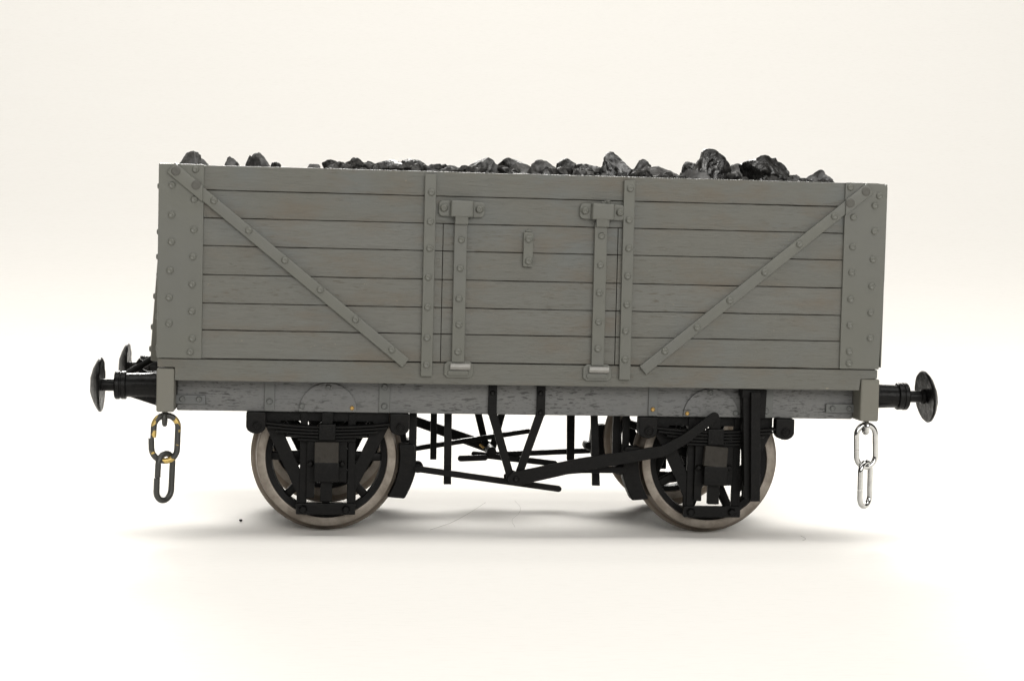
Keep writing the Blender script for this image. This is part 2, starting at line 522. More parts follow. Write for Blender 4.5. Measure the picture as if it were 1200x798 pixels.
# diagonal braces
def brace(top, bot, cut, bolts, capbolts, sx):
    bm = NB()
    prism(bm, strip(top, bot, 2.35), -37.95, -36.8, .17)
    o = obj('diagonal_brace', bm, M_FIT, WG)
    dx, dz = bot[0] - top[0], bot[1] - top[1]; L = math.hypot(dx, dz); dx /= L; dz /= L
    nx, nz = -dz, dx
    W = 2.75
    def pt(s, side): return (top[0] + dx * s + nx * W / 2 * side, top[1] + dz * s + nz * W / 2 * side)
    def upto(side):
        s = (cut - (top[0] + nx * W / 2 * side)) / dx
        return pt(s, side)
    cap = [pt(-.15, 1), pt(-.15, -1), upto(-1), upto(1)]
    b2 = NB(); prism(b2, cap, -38.35, -37.4, .22)
    c = obj('brace_end_plate', b2, M_FIT, o)
    for x, z in bolts: rivet(o, x, z, -37.96, 'bolt')
    for x, z in capbolts: rivet(o, x, z, -38.34, 'bolt', 1.0, .16, M_BOLTDK)
brace((-77.5, 80.3), (-26.65, 39.3), -70.75, [(-68.4, 73.5), (-60.9, 67.3), (-53.1, 61.1), (-45.4, 54.9), (-37.7, 48.6), (-29.7, 42.2)], [(-76.5, 79.6), (-72.15, 76.7)], -1)
brace((75.85, 80.0), (25.85, 38.55), 70.5, [(68.0, 73.6), (60.3, 67.2), (52.6, 60.8), (44.9, 54.4), (37.7, 48.3), (30.6, 42.9)], [(75.0, 79.3), (71.5, 76.6)], 1)

# upright straps either side of the door
def upright(x0t, x0b, zt, zb, bolts):
    bm = NB(); w = 2.5
    prism(bm, [(x0b, zb), (x0b + w, zb), (x0t + w, zt), (x0t, zt)], -37.95, -36.8, .18)
    o = obj('upright_strap', bm, M_FIT, WG)
    for x, z in bolts: rivet(o, x, z, -37.96, 'bolt')
upright(-23.25, -23.3, 80.5, 36.5, [(-21.8, 76.5), (-21.9, 70.2), (-21.9, 64.4), (-22.1, 58.1), (-22.1, 51.6), (-22.1, 44.9), (-22.1, 39.0)])
upright(20.5, 20.55, 80.3, 36.4, [(21.9, 78.5), (21.8, 71.6), (21.9, 65.4), (21.8, 59.3), (21.8, 53.0), (21.7, 47.2), (21.7, 40.9)])

# door hinge straps, latches, hinges
def hinge_strap(xc, zt, zb, bolts):
    bm = NB()
    prism(bm, [(xc - 1.4, zb), (xc + 1.4, zb), (xc + 1.4, zt), (xc - 1.4, zt)], -38.0, -36.8, .18)
    o = obj('hinge_strap', bm, M_FIT, WG)
    for x, z in bolts: rivet(o, x, z, -38.01, 'bolt')
hinge_strap(-15.22, 70.6, 39.7, [(-15.05, 66.4), (-15.2, 60.2), (-15.3, 53.6), (-15.2, 47.9), (-15.3, 42.0)])
hinge_strap(15.65, 71, 39.5, [(15.8, 68.0), (15.7, 61.6), (15.6, 55.5), (15.6, 49.1), (15.6, 43.2)])

def latch(xc, zc, tilt):
    w, h = 5.0, 1.7
    R = Matrix.Translation((xc, 0, zc)) @ Matrix.Rotation(tilt, 4, 'Y') @ Matrix.Translation((-xc, 0, -zc))
    bm = NB()
    pts = []
    for (cx, cz, a0) in ((xc + w - .9, zc + h - .9, 0), (xc - w + .9, zc + h - .9, 90), (xc - w + .9, zc - h + .9, 180), (xc + w - .9, zc - h + .9, 270)):
        for k in range(5):
            a = math.radians(a0 + 90 * k / 4); pts.append((cx + .9 * cos(a), cz + .9 * sin(a)))
    prism(bm, pts, -37.85, -36.8, .2, 2, 'y', R)
    o = obj('door_latch', bm, M_FIT, WG)
    b2 = NB()
    # raised saddle over the bolt, sloping back at both ends (profile in x-y, extruded in z)
    prism(b2, [(xc - 2.75, -37.6), (xc - 2.35, -39.1), (xc + 2.35, -39.1), (xc + 2.75, -37.6)], zc - 1.72, zc + 1.82, .28, 3, 'z', R)
    obj('saddle', b2, M_FIT, o)
    b3 = NB()
    prism(b3, [(-37.5, zc - 3.5), (-38.75, zc - 3.3), (-38.95, zc - 1.4), (-37.5, zc - 1.4)], xc - 1.45, xc + 1.4, .12, 2, 'x')
    obj('tongue', b3, M_FIT, o)
    for dx in (-3.9, 3.85):
        rivet(o, xc + dx, zc + .1 - dx * math.tan(tilt), -37.86, 'bolt', .88, .7)
latch(-15.1, 73.1, .015); latch(15.9, 73.25, .02)

def lower_hinge(xc, zc):
    bm = NB()
    prism(bm, [(xc - 3.2, zc - 1.1), (xc - 2.4, zc - 1.75), (xc + 2.4, zc - 1.75), (xc + 3.2, zc - 1.1), (xc + 3.2, zc + 1.2), (xc + 2.3, zc + 1.9), (xc - 2.3, zc + 1.9), (xc - 3.2, zc + 1.2)], -37.55, -36.7, .2)
    o = obj('lower_hinge', bm, M_FIT, WG)
    b2 = NB()
    lathe(b2, [(0, -2.3), (.62, -2.25), (.75, -2.1), (.75, 2.1), (.62, 2.25), (0, 2.3)], (xc + .3, -37.9, zc + .75), (1, 0, 0), 16)
    obj('hinge_barrel', b2, simple('rubbed_grey_metal', (.22, .215, .20), .34, .15), o)
    b3 = NB(); prism(b3, strip((xc - 1.9, zc - .7), (xc + 1.7, zc - .65), 1.1, 1.1, True, True), -37.95, -37.3, .2)
    obj('hinge_leaf', b3, M_FIT, o)
lower_hinge(-15.0, 38.0); lower_hinge(15.7, 37.8)

bm = NB(); prism(bm, [(-1.45, 60.9), (.7, 60.8), (.8, 68.35), (-1.4, 68.45)], -37.9, -36.8, .2)
o = obj('door_plate', bm, M_FIT, WG)
rivet(o, -.3, 66.9, -37.91, 'bolt', .85, .5); rivet(o, -.2, 62.1, -37.91, 'bolt', .85, .5)
# a burr of paint on the door plate and over the right latch
for (x, z, s_) in ((-.2, 68.6, .55), (17.1, 75.5, .6), (16.1, 75.3, .35)):
    b2 = NB(); bmesh.ops.create_icosphere(b2, subdivisions=2, radius=s_)
    for v in b2.verts: v.co = Vector((v.co.x * 1.3, v.co.y * .5, v.co.z * .7)) * (1 + .7 * noise.noise(v.co * 3 + Vector((x, 0, 0)))) + Vector((x, -37.1, z))
    obj('paint_burr', b2, M_FIT, o, smooth=0)

# ------------------------------------------------------------------ underframe
def rough_box(x0, x1, y0, y1, z0, z1, nx=60):
    b = NB(); box(b, x0, x1, y0, y1, z0, z1, .25, 2); return b
sole = obj('solebar', rough_box(-76.2, 75.7, -31.5, -28.0, 27.75, 37), M_SOLE, WG)
obj('solebar', rough_box(-76.2, 75.7, 28.0, 31.5, 27.75, 37), M_SOLE, WG)
for x0, x1 in ((-80.15, -76.35), (75.75, 80.05)):
    b = NB(); box(b, x0, x1, -37.15, 37.15, 27.85, 37.35, .42, 3)
    obj('headstock', b, M_BEAM, WG)
# solebar fittings
def sole_strap(x0, x1, bolts, m=M_SOLE, z0=27.9, z1=36.5, y=-31.95):
    b = NB(); box(b, x0, x1, y, -31.2, z0, z1, .12); o = obj('solebar_strap', b, m, WG)
    for t in bolts:
        k = rivet(o, t[0], t[1], y - .01, 'bolt', .5 if len(t) > 2 else .72, .4, t[2] if len(t) > 2 else m)
        if len(t) > 2: k['label'] = 'bolt head worn to bare brass'
M_STRAP = metal_paint('grey_painted_straps', (.096, .099, .095), .5, .2)
sole_strap(-57.2, -55.0, [(-56.1, 30.0)], M_STRAP)
sole_strap(-32.1, -29.7, [(-30.9, 33.6), (-30.9, 29.3)], M_STRAP)
sole_strap(28.4, 30.5, [(29.4, 29.4, M_BRASS)], M_STRAP)
sole_strap(54.6, 57.0, [(55.4, 29.4)], M_STRAP)
def half_disc(xc, bolts):
    pts = [(xc - 6.4, 27.9), (xc + 6.4, 27.9)] + [(xc + 6.4 * cos(PI * k / 24), 27.95 + 6.35 * sin(PI * k / 24)) for k in range(1, 24)]
    b = NB(); prism(b, pts, -32.0, -31.2, .16); o = obj('half_round_plate', b, M_SOLE, WG)
    for t in bolts:
        k = rivet(o, t[0], t[1], -32.01, 'bolt', .48 if len(t) > 2 else .66, .35, t[2] if len(t) > 2 else M_STRAP)
        if len(t) > 2: k['label'] = 'bolt head worn to bare brass'
half_disc(-43.3, [(-43.3, 33.3), (-49.0, 29.1), (-38.0, 28.8, M_BRASS)])
half_disc(42.8, [(42.5, 33.4), (37.3, 28.6, M_BRASS), (48.4, 28.8)])
def corner_bracket(x0, x1, bolts):
    b = NB(); box(b, x0, x1, -32.15, -31.2, 29.2, 31.2, .14); o = obj('corner_bracket', b, M_STRAP, WG)
    for t in bolts: rivet(o, t[0], t[1], -32.16, 'bolt', .66, .35, M_STRAP)
corner_bracket(-76.4, -70.0, [(-75.0, 30.3), (-71.4, 30.3)])
corner_bracket(69.3, 75.9, [(70.8, 30.2), (74.7, 30.2)])

# ---- wheels (local origin at the wheel's centre, front face at y=0 towards -y)
CX = (-43.36, 43.95); WZ = 17.1
def make_wheel(parent, loc, rot):
    b = NB()
    lathe(b, [(13.5, .5), (13.5, 4.8), (12.3, 4.6), (12.1, 2.7), (12.3, .7)], (0, 0, 0), (0, 1, 0), 96, True)
    for k in range(8):
        R = Matrix.Rotation(2 * PI * k / 8, 4, 'Y')
        prism(b, [(2.2, -1.25), (12.5, -.85), (12.5, .85), (2.2, 1.25)], 1.3, 3.9, .35, 2, 'y', R)
    lathe(b, [(0, -1.0), (1.5, -1.0), (1.6, -.3), (3.1, -.1), (3.3, .3), (3.3, 5.2), (3.0, 5.6), (0, 5.6)], (0, 0, 0), (0, 1, 0), 32)
    w = obj('wheel', b, M_BLACK, parent, loc, 40, rot)
    t = NB()
    lathe(t, [(13.55, .45), (13.65, .05), (13.85, 0), (15.3, 0), (15.5, .1), (15.62, .45), (16.0, 3.9), (16.15, 4.25), (16.45, 4.5), (16.85, 4.65), (17.07, 4.9), (17.1, 5.2), (16.95, 5.5), (16.6, 5.65), (13.6, 5.65), (13.45, 5.4)], (0, 0, 0), (0, 1, 0), 128, True)
    obj('tyre', t, M_TYRE, w, smooth=30)
    return w
W1 = make_wheel(WG, (CX[0], -26, WZ), (0, 0, 0))
copy_part(W1, WG, (CX[1], -26, WZ), (0, math.radians(19), 0))
copy_part(W1, WG, (CX[0], 26, WZ), (0, math.radians(0), PI))
copy_part(W1, WG, (CX[1], 26, WZ), (0, math.radians(-19), PI))
for x in CX:
    b = NB(); lathe(b, [(0, -29.5), (1.2, -29.5), (1.2, -25), (1.7, -24), (1.7, 24), (1.2, 25), (1.2, 29.5), (0, 29.5)], (x, 0, WZ), (0, 1, 0), 24)
    obj('axle', b, M_BLACK, WG)

# ---- axle guards, springs, axleboxes (local origin under the solebar at wheel centre)
def axle_guard(parent, loc, rot=None):
    b = NB()
    y0, y1 = -29.9, -28.9
    prism(b, [(-13.6, 27.7), (-10.3, 27.7), (-10.3, 24.5), (-4.4, 11.6), (-4.4, 6.5), (-6.5, 6.5), (-6.5, 9.5), (-13.6, 24.4)], y0, y1, .07)
    prism(b, [(13.6, 27.7), (10.3, 27.7), (10.3, 24.5), (4.6, 12.2), (4.6, 6.5), (6.6, 6.5), (6.6, 10.5), (13.6, 24.4)], y0 + .01, y1 - .01, .07)
    box(b, -5.9, -4.3, y0 - .35, y1 - .1, 6, 27.6, .12); box(b, 4.7, 6.3, y0 - .35, y1 - .1, 6, 27.6, .12)
    box(b, -10.4, 10.4, y0 + .03, y1 - .03, 25.6, 27.75, .1)
    o = obj('axle_guard', b, M_BLACK, parent, loc, rot=rot)
    k = NB(); box(k, -6.6, 6.5, -31.0, -29.6, 4.9, 7.4, .2)
    obj('keep_bar', k, M_BLACK, o)
    bb = NB()
    for x in (-5.0, 4.45): lathe(bb, [(1.0, 0), (.95, .4), (.6, .75), (0, .8)], (x, -31.0, 6.15), (0, -1, 0), 6)
    obj('keep_bolts', bb, M_BLACK, o)
    tr = NB(); tube(tr, [(-6, -28.2, 5.8)] + [(-6 + 12 * i / 12, -28.2, 5.8 - .9 * sin(PI * i / 12)) for i in range(1, 12)] + [(6, -28.2, 5.8)], .35, 8)
    obj('tie_rod', tr, M_BLACK, o)
    return o
def leaf_spring(parent, loc, rot=None):
    b = NB()
    for k, hl in enumerate((14.4, 13.2, 11.2, 8.8, 6.4)):
        n = 24; up = []; lo = []
        for i in range(n + 1):
            x = -hl + 2 * hl * i / n
            z = 24.75 - .72 * k + .9 * (x / 14.4) ** 2
            up.append((x, z)); lo.append((x, z - .58))
        prism(b, lo + up[::-1], -32.3 + .02 * k, -29.95, .1, 1)
    o = obj('leaf_spring', b, M_BLACK, parent, loc, rot=rot)
    k = NB(); box(k, -1.85, 1.85, -32.75, -29.95, 21.6, 25.2, .22)
    box(k, -1.2, 1.2, -31.8, -30, 25, 27.7, .15)
    obj('spring_buckle', k, M_BLACK, o)
    return o
def spring_hanger(parent, loc, rot=None):
    pts = [(-2.15, 27.7), (-2.15, 24.4)] + [(-2.15 + 2.15 - 2.15 * cos(PI * i / 10), 24.6 - 1.7 * sin(PI * i / 10)) for i in range(1, 10)] + [(2.15, 24.4), (2.15, 27.7)]
    b = NB(); prism(b, pts, -32.7, -29.7, .3)
    o = obj('spring_hanger', b, M_BLACK, parent, loc, rot=rot)
    r = NB(); lathe(r, [(1.1, -.1), (1.05, .3), (.75, .45), (.7, .3), (.4, .3), (.35, .6), (0, .65)], (.2, -32.7, 24.6), (0, -1, 0), 20)
    obj('bolt', r, M_BLACK, o)
    return o
def axlebox(parent, loc, rot=None):
    b = NB()
    box(b, -2.75, 2.75, -33.9, -29, 12.5, 16.9, .3)
    box(b, -4.4, 4.5, -31.3, -29.95, 12.2, 21.7, .2)
    box(b, -4.4, -2.6, -31.1, -29.95, 8.6, 12.4, .2)
    box(b, -2.5, 2.5, -32, -29, 16.6, 21.6, .2)
    box(b, -1.3, 1.3, -31.9, -30.2, 8.0, 12.7, .2)
    o = obj('axlebox', b, M_BLACK, parent, loc, rot=rot)
    c = NB(); prism(c, [(-33.85, 16.75), (-33.2, 21.3), (-31.9, 21.3), (-31.9, 16.75)], -2.7, 2.6, .2, 2, 'x')
    obj('axlebox_lid', c, M_DUSTY, o)
    r = NB()
    for x in (-3.55, 3.45): lathe(r, [(.75, 0), (.7, .5), (.4, .8), (0, .85)], (x, -31.3, 16.3), (0, -1, 0), 12)
    obj('axlebox_bolts', r, M_BLACK, o)
    return o
protos = None
for x in CX:
    for rz in (0, PI):
        L0 = (x, 0, 0); R0 = (0, 0, rz)
        if protos is None:
            protos = (axle_guard(WG, L0, R0), leaf_spring(WG, L0, R0), axlebox(WG, L0, R0))
            hang = spring_hanger(WG, (x - 15.6, 0, 0), R0)
            copy_part(hang, WG, (x + 15.9, 0, 0), R0)
        else:
            for p_ in protos:
                q_ = copy_part(p_, WG, L0, R0)
                for ch in q_.children:
                    if ch.name.startswith('axlebox_lid') and x > 0: ch.matrix_local = Matrix.Translation((0, 0, .019)) @ Matrix.Rotation(.09, 4, 'Y') @ Matrix.Translation((0, 0, -.019))
            for d in (-15.6, 15.9): copy_part(hang, WG, (x + d, 0, 0), R0)

# ---- brake gear
def brake_shoe(cx, cy, side, parent, low):
    """curved block against the tread, hung from a flat bar; side=+1 right of its wheel"""
    b = NB(); pts = []
    R1, R2 = 16.35, 20.3
    for i in range(13):
        a = math.radians(-33 + (11 + 33) * i / 12); pts.append((cx + side * R1 * cos(a), WZ + R1 * sin(a)))
    for i in range(13):
        a = math.radians(9 - (9 + 27) * i / 12); pts.append((cx + side * (R2 - .5 * abs(i - 6) / 6) * cos(a), WZ + R2 * sin(a)))
    prism(b, pts, cy - 2.2, cy + 1.6, .35)
    o = obj('brake_shoe', b, M_BLACK, WG)
    h = NB()
    xh = cx + side * 19.2
    prism(h, [(xh - .75, 14), (xh + .75, 14), (xh + .75, 28), (xh - .75, 28)], cy - .9, cy + .5, .12)
    obj('shoe_hanger', h, M_BLACK, o)
    k = NB(); lathe(k, [(0, -2.3), (.9, -2.2), (1.25, -1.4), (1.25, 1.4), (.9, 2.1), (0, 2.2)], (cx + side * 20.6, cy, 14.9), (0, 1, 0), 16)
    obj('shoe_pin', k, M_BLACK, o)
for cy in (-24, 24):
    brake_shoe(CX[0], cy, 1, WG, 0); brake_shoe(CX[1], cy, -1, WG, 0)
def flat(name, path, w, y0, y1, m=M_BLACK, w2=None, parent=None, bev=.08):
    b = NB()
    for i in range(len(path) - 1):
        n = len(path) - 1
        wa = w + ((w2 or w) - w) * i / n; wb = w + ((w2 or w) - w) * (i + 1) / n
        prism(b, strip(path[i], path[i + 1], wa, wb, True, True), y0 + .012 * i, y1 - .012 * i, bev)
    return obj(name, b, m, parent or WG)
# near side
flat('push_rod', [(-23.0, 14.9), (-2.6, 12.2), (9.0, 10.7)], 1.35, -28.3, -27.2)
flat('push_rod', [(23.4, 15.3), (14, 15.2), (-3.0, 13.6)], 1.35, -29.6, -28.6)
def v_hanger(xa, xb, xc, zc, sy):
    b = NB()
    for xt, xo in ((xa, xc - .75), (xb, xc + .75)):
        box(b, xt - .95, xt + .95, *( (-32.4, -31.2) if sy < 0 else (31.2, 32.4)), 27.6, 34.6, .12)
        y0, y1 = (-32.3, -31.45) if sy < 0 else (31.45, 32.3)
        prism(b, strip((xt, 28.2), (xo, zc), 1.9, 1.7, True, True), y0, y1, .08)
    o = obj('v_hanger', b, M_BLACK, WG)
    return o
vh = v_hanger(-6.85, 4.0, -1.6, 13.6, -1)
for x, z in ((-6.9, 32.6), (3.85, 32.7), (3.95, 28.4)): rivet(vh, x, z, -32.4, 'bolt', .6, .35, M_BLACK)
b = NB()
pth = [(-1.55, 13.7), (13.0, 17.0), (31.5, 20.2), (36.5, 23.0), (43.2, 28.2)]; ws = [3.1, 2.9, 2.5, 2.2, 1.9]
for i in range(4):
    prism(b, strip(pth[i], pth[i + 1], ws[i], ws[i + 1], True, True), -34.35 + .01 * i, -33.2 - .01 * i, .09)
lv = obj('brake_lever', b, M_BLACK, WG)
rivet(lv, -1.4, 13.7, -34.35, 'pivot_bolt', .7, .4, M_BLACK)
b = NB(); lathe(b, [(0, -33.5), (1.0, -33.5), (1.0, -26.5), (0, -26.5)], (-1.4, 0, 13.7), (0, 1, 0), 16)
obj('pivot_pin', b, M_BLACK, WG)
# lever guard: two uprights with a slot between
b = NB()
prism(b, [(50.8, 33.9), (52.9, 33.9), (53.6, 9.4), (51.5, 9.4)], -36.4, -34.0, .1)
prism(b, [(49.2, 34.3), (50.9, 34.4), (51.6, 9.9), (50.3, 9.9)], -35.0, -32.0, .2)
box(b, 49.0, 53.0, -35.2, -31.3, 32.6, 34.6, .3)
prism(b, [(53.4, 34.8), (55.4, 34.2), (55.2, 27.8), (53.2, 27.6)], -32.5, -31.3, .15)
obj('lever_guard', b, M_BLACK, WG)
# safety loops
for (x0, x1, xb0, xb1, zb, y) in ((-16.9, -15.2, -16.7, -15.0, 10.8, -22.5), (16.7, 18.3, 17.5, 19.3, 10.8, -22.5),
                                  (-17.2, -15.6, -17.1, -15.5, 10.8, 23), (17.5, 19.6, 17.9, 19.8, 11.0, 23)):
    b = NB(); prism(b, [(xb0, zb), (xb1, zb), (x1, 28.5), (x0, 28.5)], y - .5, y + .5, .1)
    obj('safety_strap', b, M_BLACK, WG)
# extra hanger bars at the inner ends by the wheels
for x, y in ((-23.9, -21.5), (23.0, -21.5)):
    b = NB(); box(b, x - .85, x + .85, y - .5, y + .5, 14, 28.5, .1); obj('hanger_bar', b, M_BLACK, WG)
# far side gear
flat('push_rod', [(-24, 12.7), (-20.0, 13.3), (8.1, 18.0)], 1.25, 25.6, 26.6)
flat('push_rod', [(24.2, 13.0), (1.9, 11.8), (-2, 11.6)], 1.4, 27, 28)
flat('push_rod', [(-9.2, 10.9), (-3.0, 11.2)], 1.5, 24.4, 25.3)
flat('push_rod', [(-5.6, 11.9), (4, 10.8), (15.2, 9.7)], 1.5, 26.0, 26.9)
v_hanger(-6.0, 3.4, -1.2, 12.6, 1)
flat('brake_lever', [(-1.2, 12.9), (-19.8, 19.2), (-42, 27)], 2.9, 33.2, 34.2, M_BLACK, 2.0)
b = NB(); lathe(b, [(0, 24.2), (1.2, 24.2), (1.2, 33.4), (0, 33.4)], (-1.3, 0, 12.8), (0, 1, 0), 16); obj('pivot_pin', b, M_BLACK, WG)
b = NB(); lathe(b, [(0, -.7), (.3, -.7), (.3, .7), (0, .7)], (-3.9, 24.2, 14.2), (.6, -.2, -.5), 10); o = obj('split_pin', b, M_BRASS, WG)
o['label'] = 'small bare brass pin in the far brake gear'
# underside cross members
for x in (-25.5, 0, 25.5):
    b = NB(); box(b, x - 1.5, x + 1.5, -28, 28, 29.5, 36, .2); obj('cross_member', b, M_BLACK, WG)
b = NB(); box(b, -75, 75, -27.9, 27.9, 34.6, 36.1, .1); obj('floor_underside', b, M_BLACK, WG)

# ---- buffers (local axis points out along +x from the headstock)
def buffer(parent, loc, rot):
    b = NB(); A = (1, 0, 0)
    box(b, 0, .7, -3.6, 3.6, -4.3, 3.2, .3)
    lathe(b, [(0, 0), (3.0, .2), (2.95, 1.0), (2.8, 2.2), (2.7, 4.5), (2.62, 6.9), (2.62, 7.3), (3.0, 7.35), (3.12, 7.5), (3.12, 8.35), (2.95, 8.5), (2.95, 8.7), (3.15, 8.8), (3.15, 9.6), (2.9, 9.85), (1.6, 9.9), (0, 9.9)], (0, 0, 0), A, 40)
    for ang, hgt in ((180, 4.5), (90, 3.4), (270, 3.4)):      # gussets from base to barrel
        R = Matrix.Rotation(math.radians(ang), 4, 'X')
        prism(b, [(.5, 2.0), (.5, hgt), (6.6, 2.55), (6.6, 2.0)], -.5, .5, .15, 2, 'y', R)
    o = obj('buffer', b, M_BLACKG, parent, loc, 35, rot)
    r = NB(); lathe(r, [(0, 8), (1.35, 8), (1.35, 13), (1.7, 13.2), (1.7, 13.9), (0, 14.2)], (0, 0, 0), A, 24); obj('buffer_shank', r, M_BLACKG, o)
    h = NB(); lathe(h, [(0, 12.6), (2.2, 12.7), (4.5, 12.65), (5.75, 12.6), (6.02, 12.85), (5.95, 13.15), (5.2, 13.75), (3.8, 14.45), (2.2, 15.0), (0, 15.25)], (0, 0, 0), A, 56)
    for v in h.verts:
        n_ = noise.noise(v.co * .8); v.co.x += .10 * n_
    obj('buffer_head', h, M_BLACKG, o)
    return o
B1 = buffer(WG, (-80.2, -27, 32.75), (0, 0, PI))
copy_part(B1, WG, (-80.2, 27, 32.75), (.3, 0, PI))
bR = copy_part(B1, WG, (80.05, -27, 32.75), (PI / 4, 0, 0))
for ch in bR.children:                      # this head sits a little askew on its shank
    if ch.name.startswith('buffer_head'):
        piv = Matrix.Translation(Vector((12.8, 0, 0)) * S)
        ch.matrix_local = Matrix.Rotation(-PI / 4, 4, 'X') @ Matrix.Translation(Vector((1.3, 0, 0)) * S) @ piv @ Matrix.Rotation(math.radians(2), 4, 'Z') @ Matrix.Rotation(math.radians(-7), 4, 'Y') @ piv.inverted() @ Matrix.Rotation(PI / 4, 4, 'X')
copy_part(B1, WG, (80.05, 27, 32.75), (0, 0, 0))
# end stanchions taper outwards to the headstock
for sx in (-1, 1):
    for yy in (-13.5, 13.5):
        b = NB()
        prism(b, [(sx * 79.8, 80.6), (sx * 81.0, 80.6), (sx * 83.5, 40.6), (sx * 83.5, 37.4), (sx * 79.8, 37.2)], yy - 1.9, yy + 1.9, .25)
        o = obj('end_stanchion', b, M_BEAM, WG)
        for z in (76, 70, 61, 52, 45, 40):
            xx = 81.0 + 2.5 * (80.6 - z) / 40
            rivet(o, sx * xx, z, yy, 'bolt', .75, .5, None, (sx, 0, 0))
# drawhooks
def drawhook(sx):
    b = NB()
    prism(b, [(sx * 80.1, -3.0), (sx * 80.1, 3.0), (sx * 80.9, 3.0), (sx * 80.9, -3.0)], 30.0, 36.0, .2, 2, 'z')
    path = [(80.5, 0, 33), (84, 0, 33), (86.2, 0, 33.2), (87.6, 0, 34.2), (87.9, 0, 35.6), (87.2, 0, 36.6)]
    tube(b, [(sx * x, y, z) for x, y, z in path], .95, 12, rf=lambda t: 1 - .45 * t)
    obj('drawhook', b, M_BLACK, WG)
drawhook(-1); drawhook(1)
# chain eyes beneath the headstocks
for x, y, m in ((-78.55, -34.0, M_WBRASS2), (78.1, -34.0, M_CHROME)):
    b = NB(); tube(b, [(x, y + 1.15 * cos(a), 26.25 + 1.35 * sin(a)) for a in [2 * PI * i / 24 for i in range(24)]], .55, 10, True)
    box(b, x - .5, x + .5, y - .6, y + .6, 27.2, 28.2, .2)
    obj('chain_eye', b, m, WG)

# ------------------------------------------------------------------ chains hanging from the headstock ends
def link_mesh(L, W, r, gap=None):
    """stadium link in the local x-z plane, length L and width W over the wire, optional open joint on the -x side"""
    hw = W / 2 - r; hs = L / 2 - r - hw
    pts = []
    for i in range(13): a = PI * i / 12; pts.append((hw * cos(a), 0, hs + hw * sin(a)))
    for i in range(1, 6): pts.append((-hw, 0, hs - 2 * hs * i / 6))
    for i in range(13): a = PI + PI * i / 12; pts.append((hw * cos(a), 0, -hs + hw * sin(a)))
    for i in range(1, 6): pts.append((hw, 0, -hs + 2 * hs * i / 6))
    b = NB()
    if gap is None: tube(b, pts, r, 12, True)
    else:
        k, off = gap
        q = pts[k:] + pts[:k]
        a, c = Vector(q[0]), Vector(q[-1])
        q = [(q[0][0], q[0][1], q[0][2] - .0)] + q[1:]
        q = [((p[0] + off * (1 - min(i, 8) / 8)), p[1] + off * .3 * (1 - min(i, 8) / 8), p[2]) for i, p in enumerate(q)]
        # shorten the two ends so that the joint shows
        d0 = (Vector(q[1]) - Vector(q[0])).normalized()
        q.append(tuple(Vector(q[-1]).lerp(c + (a - c) * .86, 1.0)))
        tube(b, q, r, 12, False)
    return b
def chain(label, loc, parts):
    c = empty('chain', loc)
    tag(c, label, 'chain', 'short two link chains hanging at the wagon ends')
    for (L, W, r, gap, dx, dy, dz, rot, m, lab) in parts:
        k = obj('link', link_mesh(L, W, r, gap), m, c, (dx, dy, dz), 50, rot)
        if lab: k['label'] = lab
    return c
chain('chain of two black links with brass showing through, below left end', (-78.5, -34, 25.2),
      [(11.3, 6.5, .66, (15, -.45), .15, 0, -3.3, (0, .03, .10), M_WBRASS, 'broken open link rubbed back to brass'),
       (11.6, 5.6, .66, (15, -.25), .1, 0, -11.8, (.05, 0, .86), M_WBRASS2, None)])
chain('shiny silver chain of two polished links, below right end', (78.1, -34, 25.3),
      [(10.9, 6.1, .64, (16, -.02), .25, 0, -3.3, (0, -.05, .22), M_CHROME, None),
       (11.4, 5.6, .64, (16, -.02), .35, 0, -12.1, (.03, -.08, .74), M_CHROME, None)])

# black coupling link hanging on the drawhook at the left end
cl = obj('coupling_link', link_mesh(12.5, 6.2, .85), M_BLACK, None, (-86.2, 0, 33.2), 50, (0, math.radians(62), math.radians(32)))
tag(cl, 'black coupling link hanging from the hook between the left buffers', 'coupling link')

# ------------------------------------------------------------------ the load of coal
def rock(seed, sx, sy, sz, sub=4, cuts=9, rough=.10):
    rnd = random.Random(seed)
    b = NB(); bmesh.ops.create_icosphere(b, subdivisions=sub, radius=1)
    planes = []
    for k in range(cuts):
        d = Vector((rnd.gauss(0, 1), rnd.gauss(0, 1), rnd.gauss(0, 1))).normalized()
        planes.append((d, rnd.uniform(.5, .82)))
    o = Vector((seed * 3.1, seed * 1.7, 0))
    for v in b.verts:
        p = v.co.copy()
        p *= 1 + .22 * noise.noise(p * 1.1 + o)
        for d, h in planes:
            t = p.dot(d)
            if t > h: p -= d * (t - h) * .97
        # conchoidal chips and pits
        p *= 1 + rough * .6 * noise.noise(p * 1.9 + o) + rough * .28 * noise.noise(p * 5 + o) + rough * .12 * noise.noise(p * 14 + o)
        c = noise.voronoi(p * 1.7 + o)[0]
        p *= 1 - .05 * max(0, .3 - (c[1] - c[0])) / .3
        v.co = p
    lo = [min(v.co[i] for v in b.verts) for i in range(3)]; hi = [max(v.co[i] for v in b.verts) for i in range(3)]
    for v in b.verts:
        v.co = Vector(((v.co.x - (lo[0] + hi[0]) / 2) / (hi[0] - lo[0]) * sx, (v.co.y - (lo[1] + hi[1]) / 2) / (hi[1] - lo[1]) * sy, (v.co.z - (lo[2] + hi[2]) / 2) / (hi[2] - lo[2]) * sz))
    return b
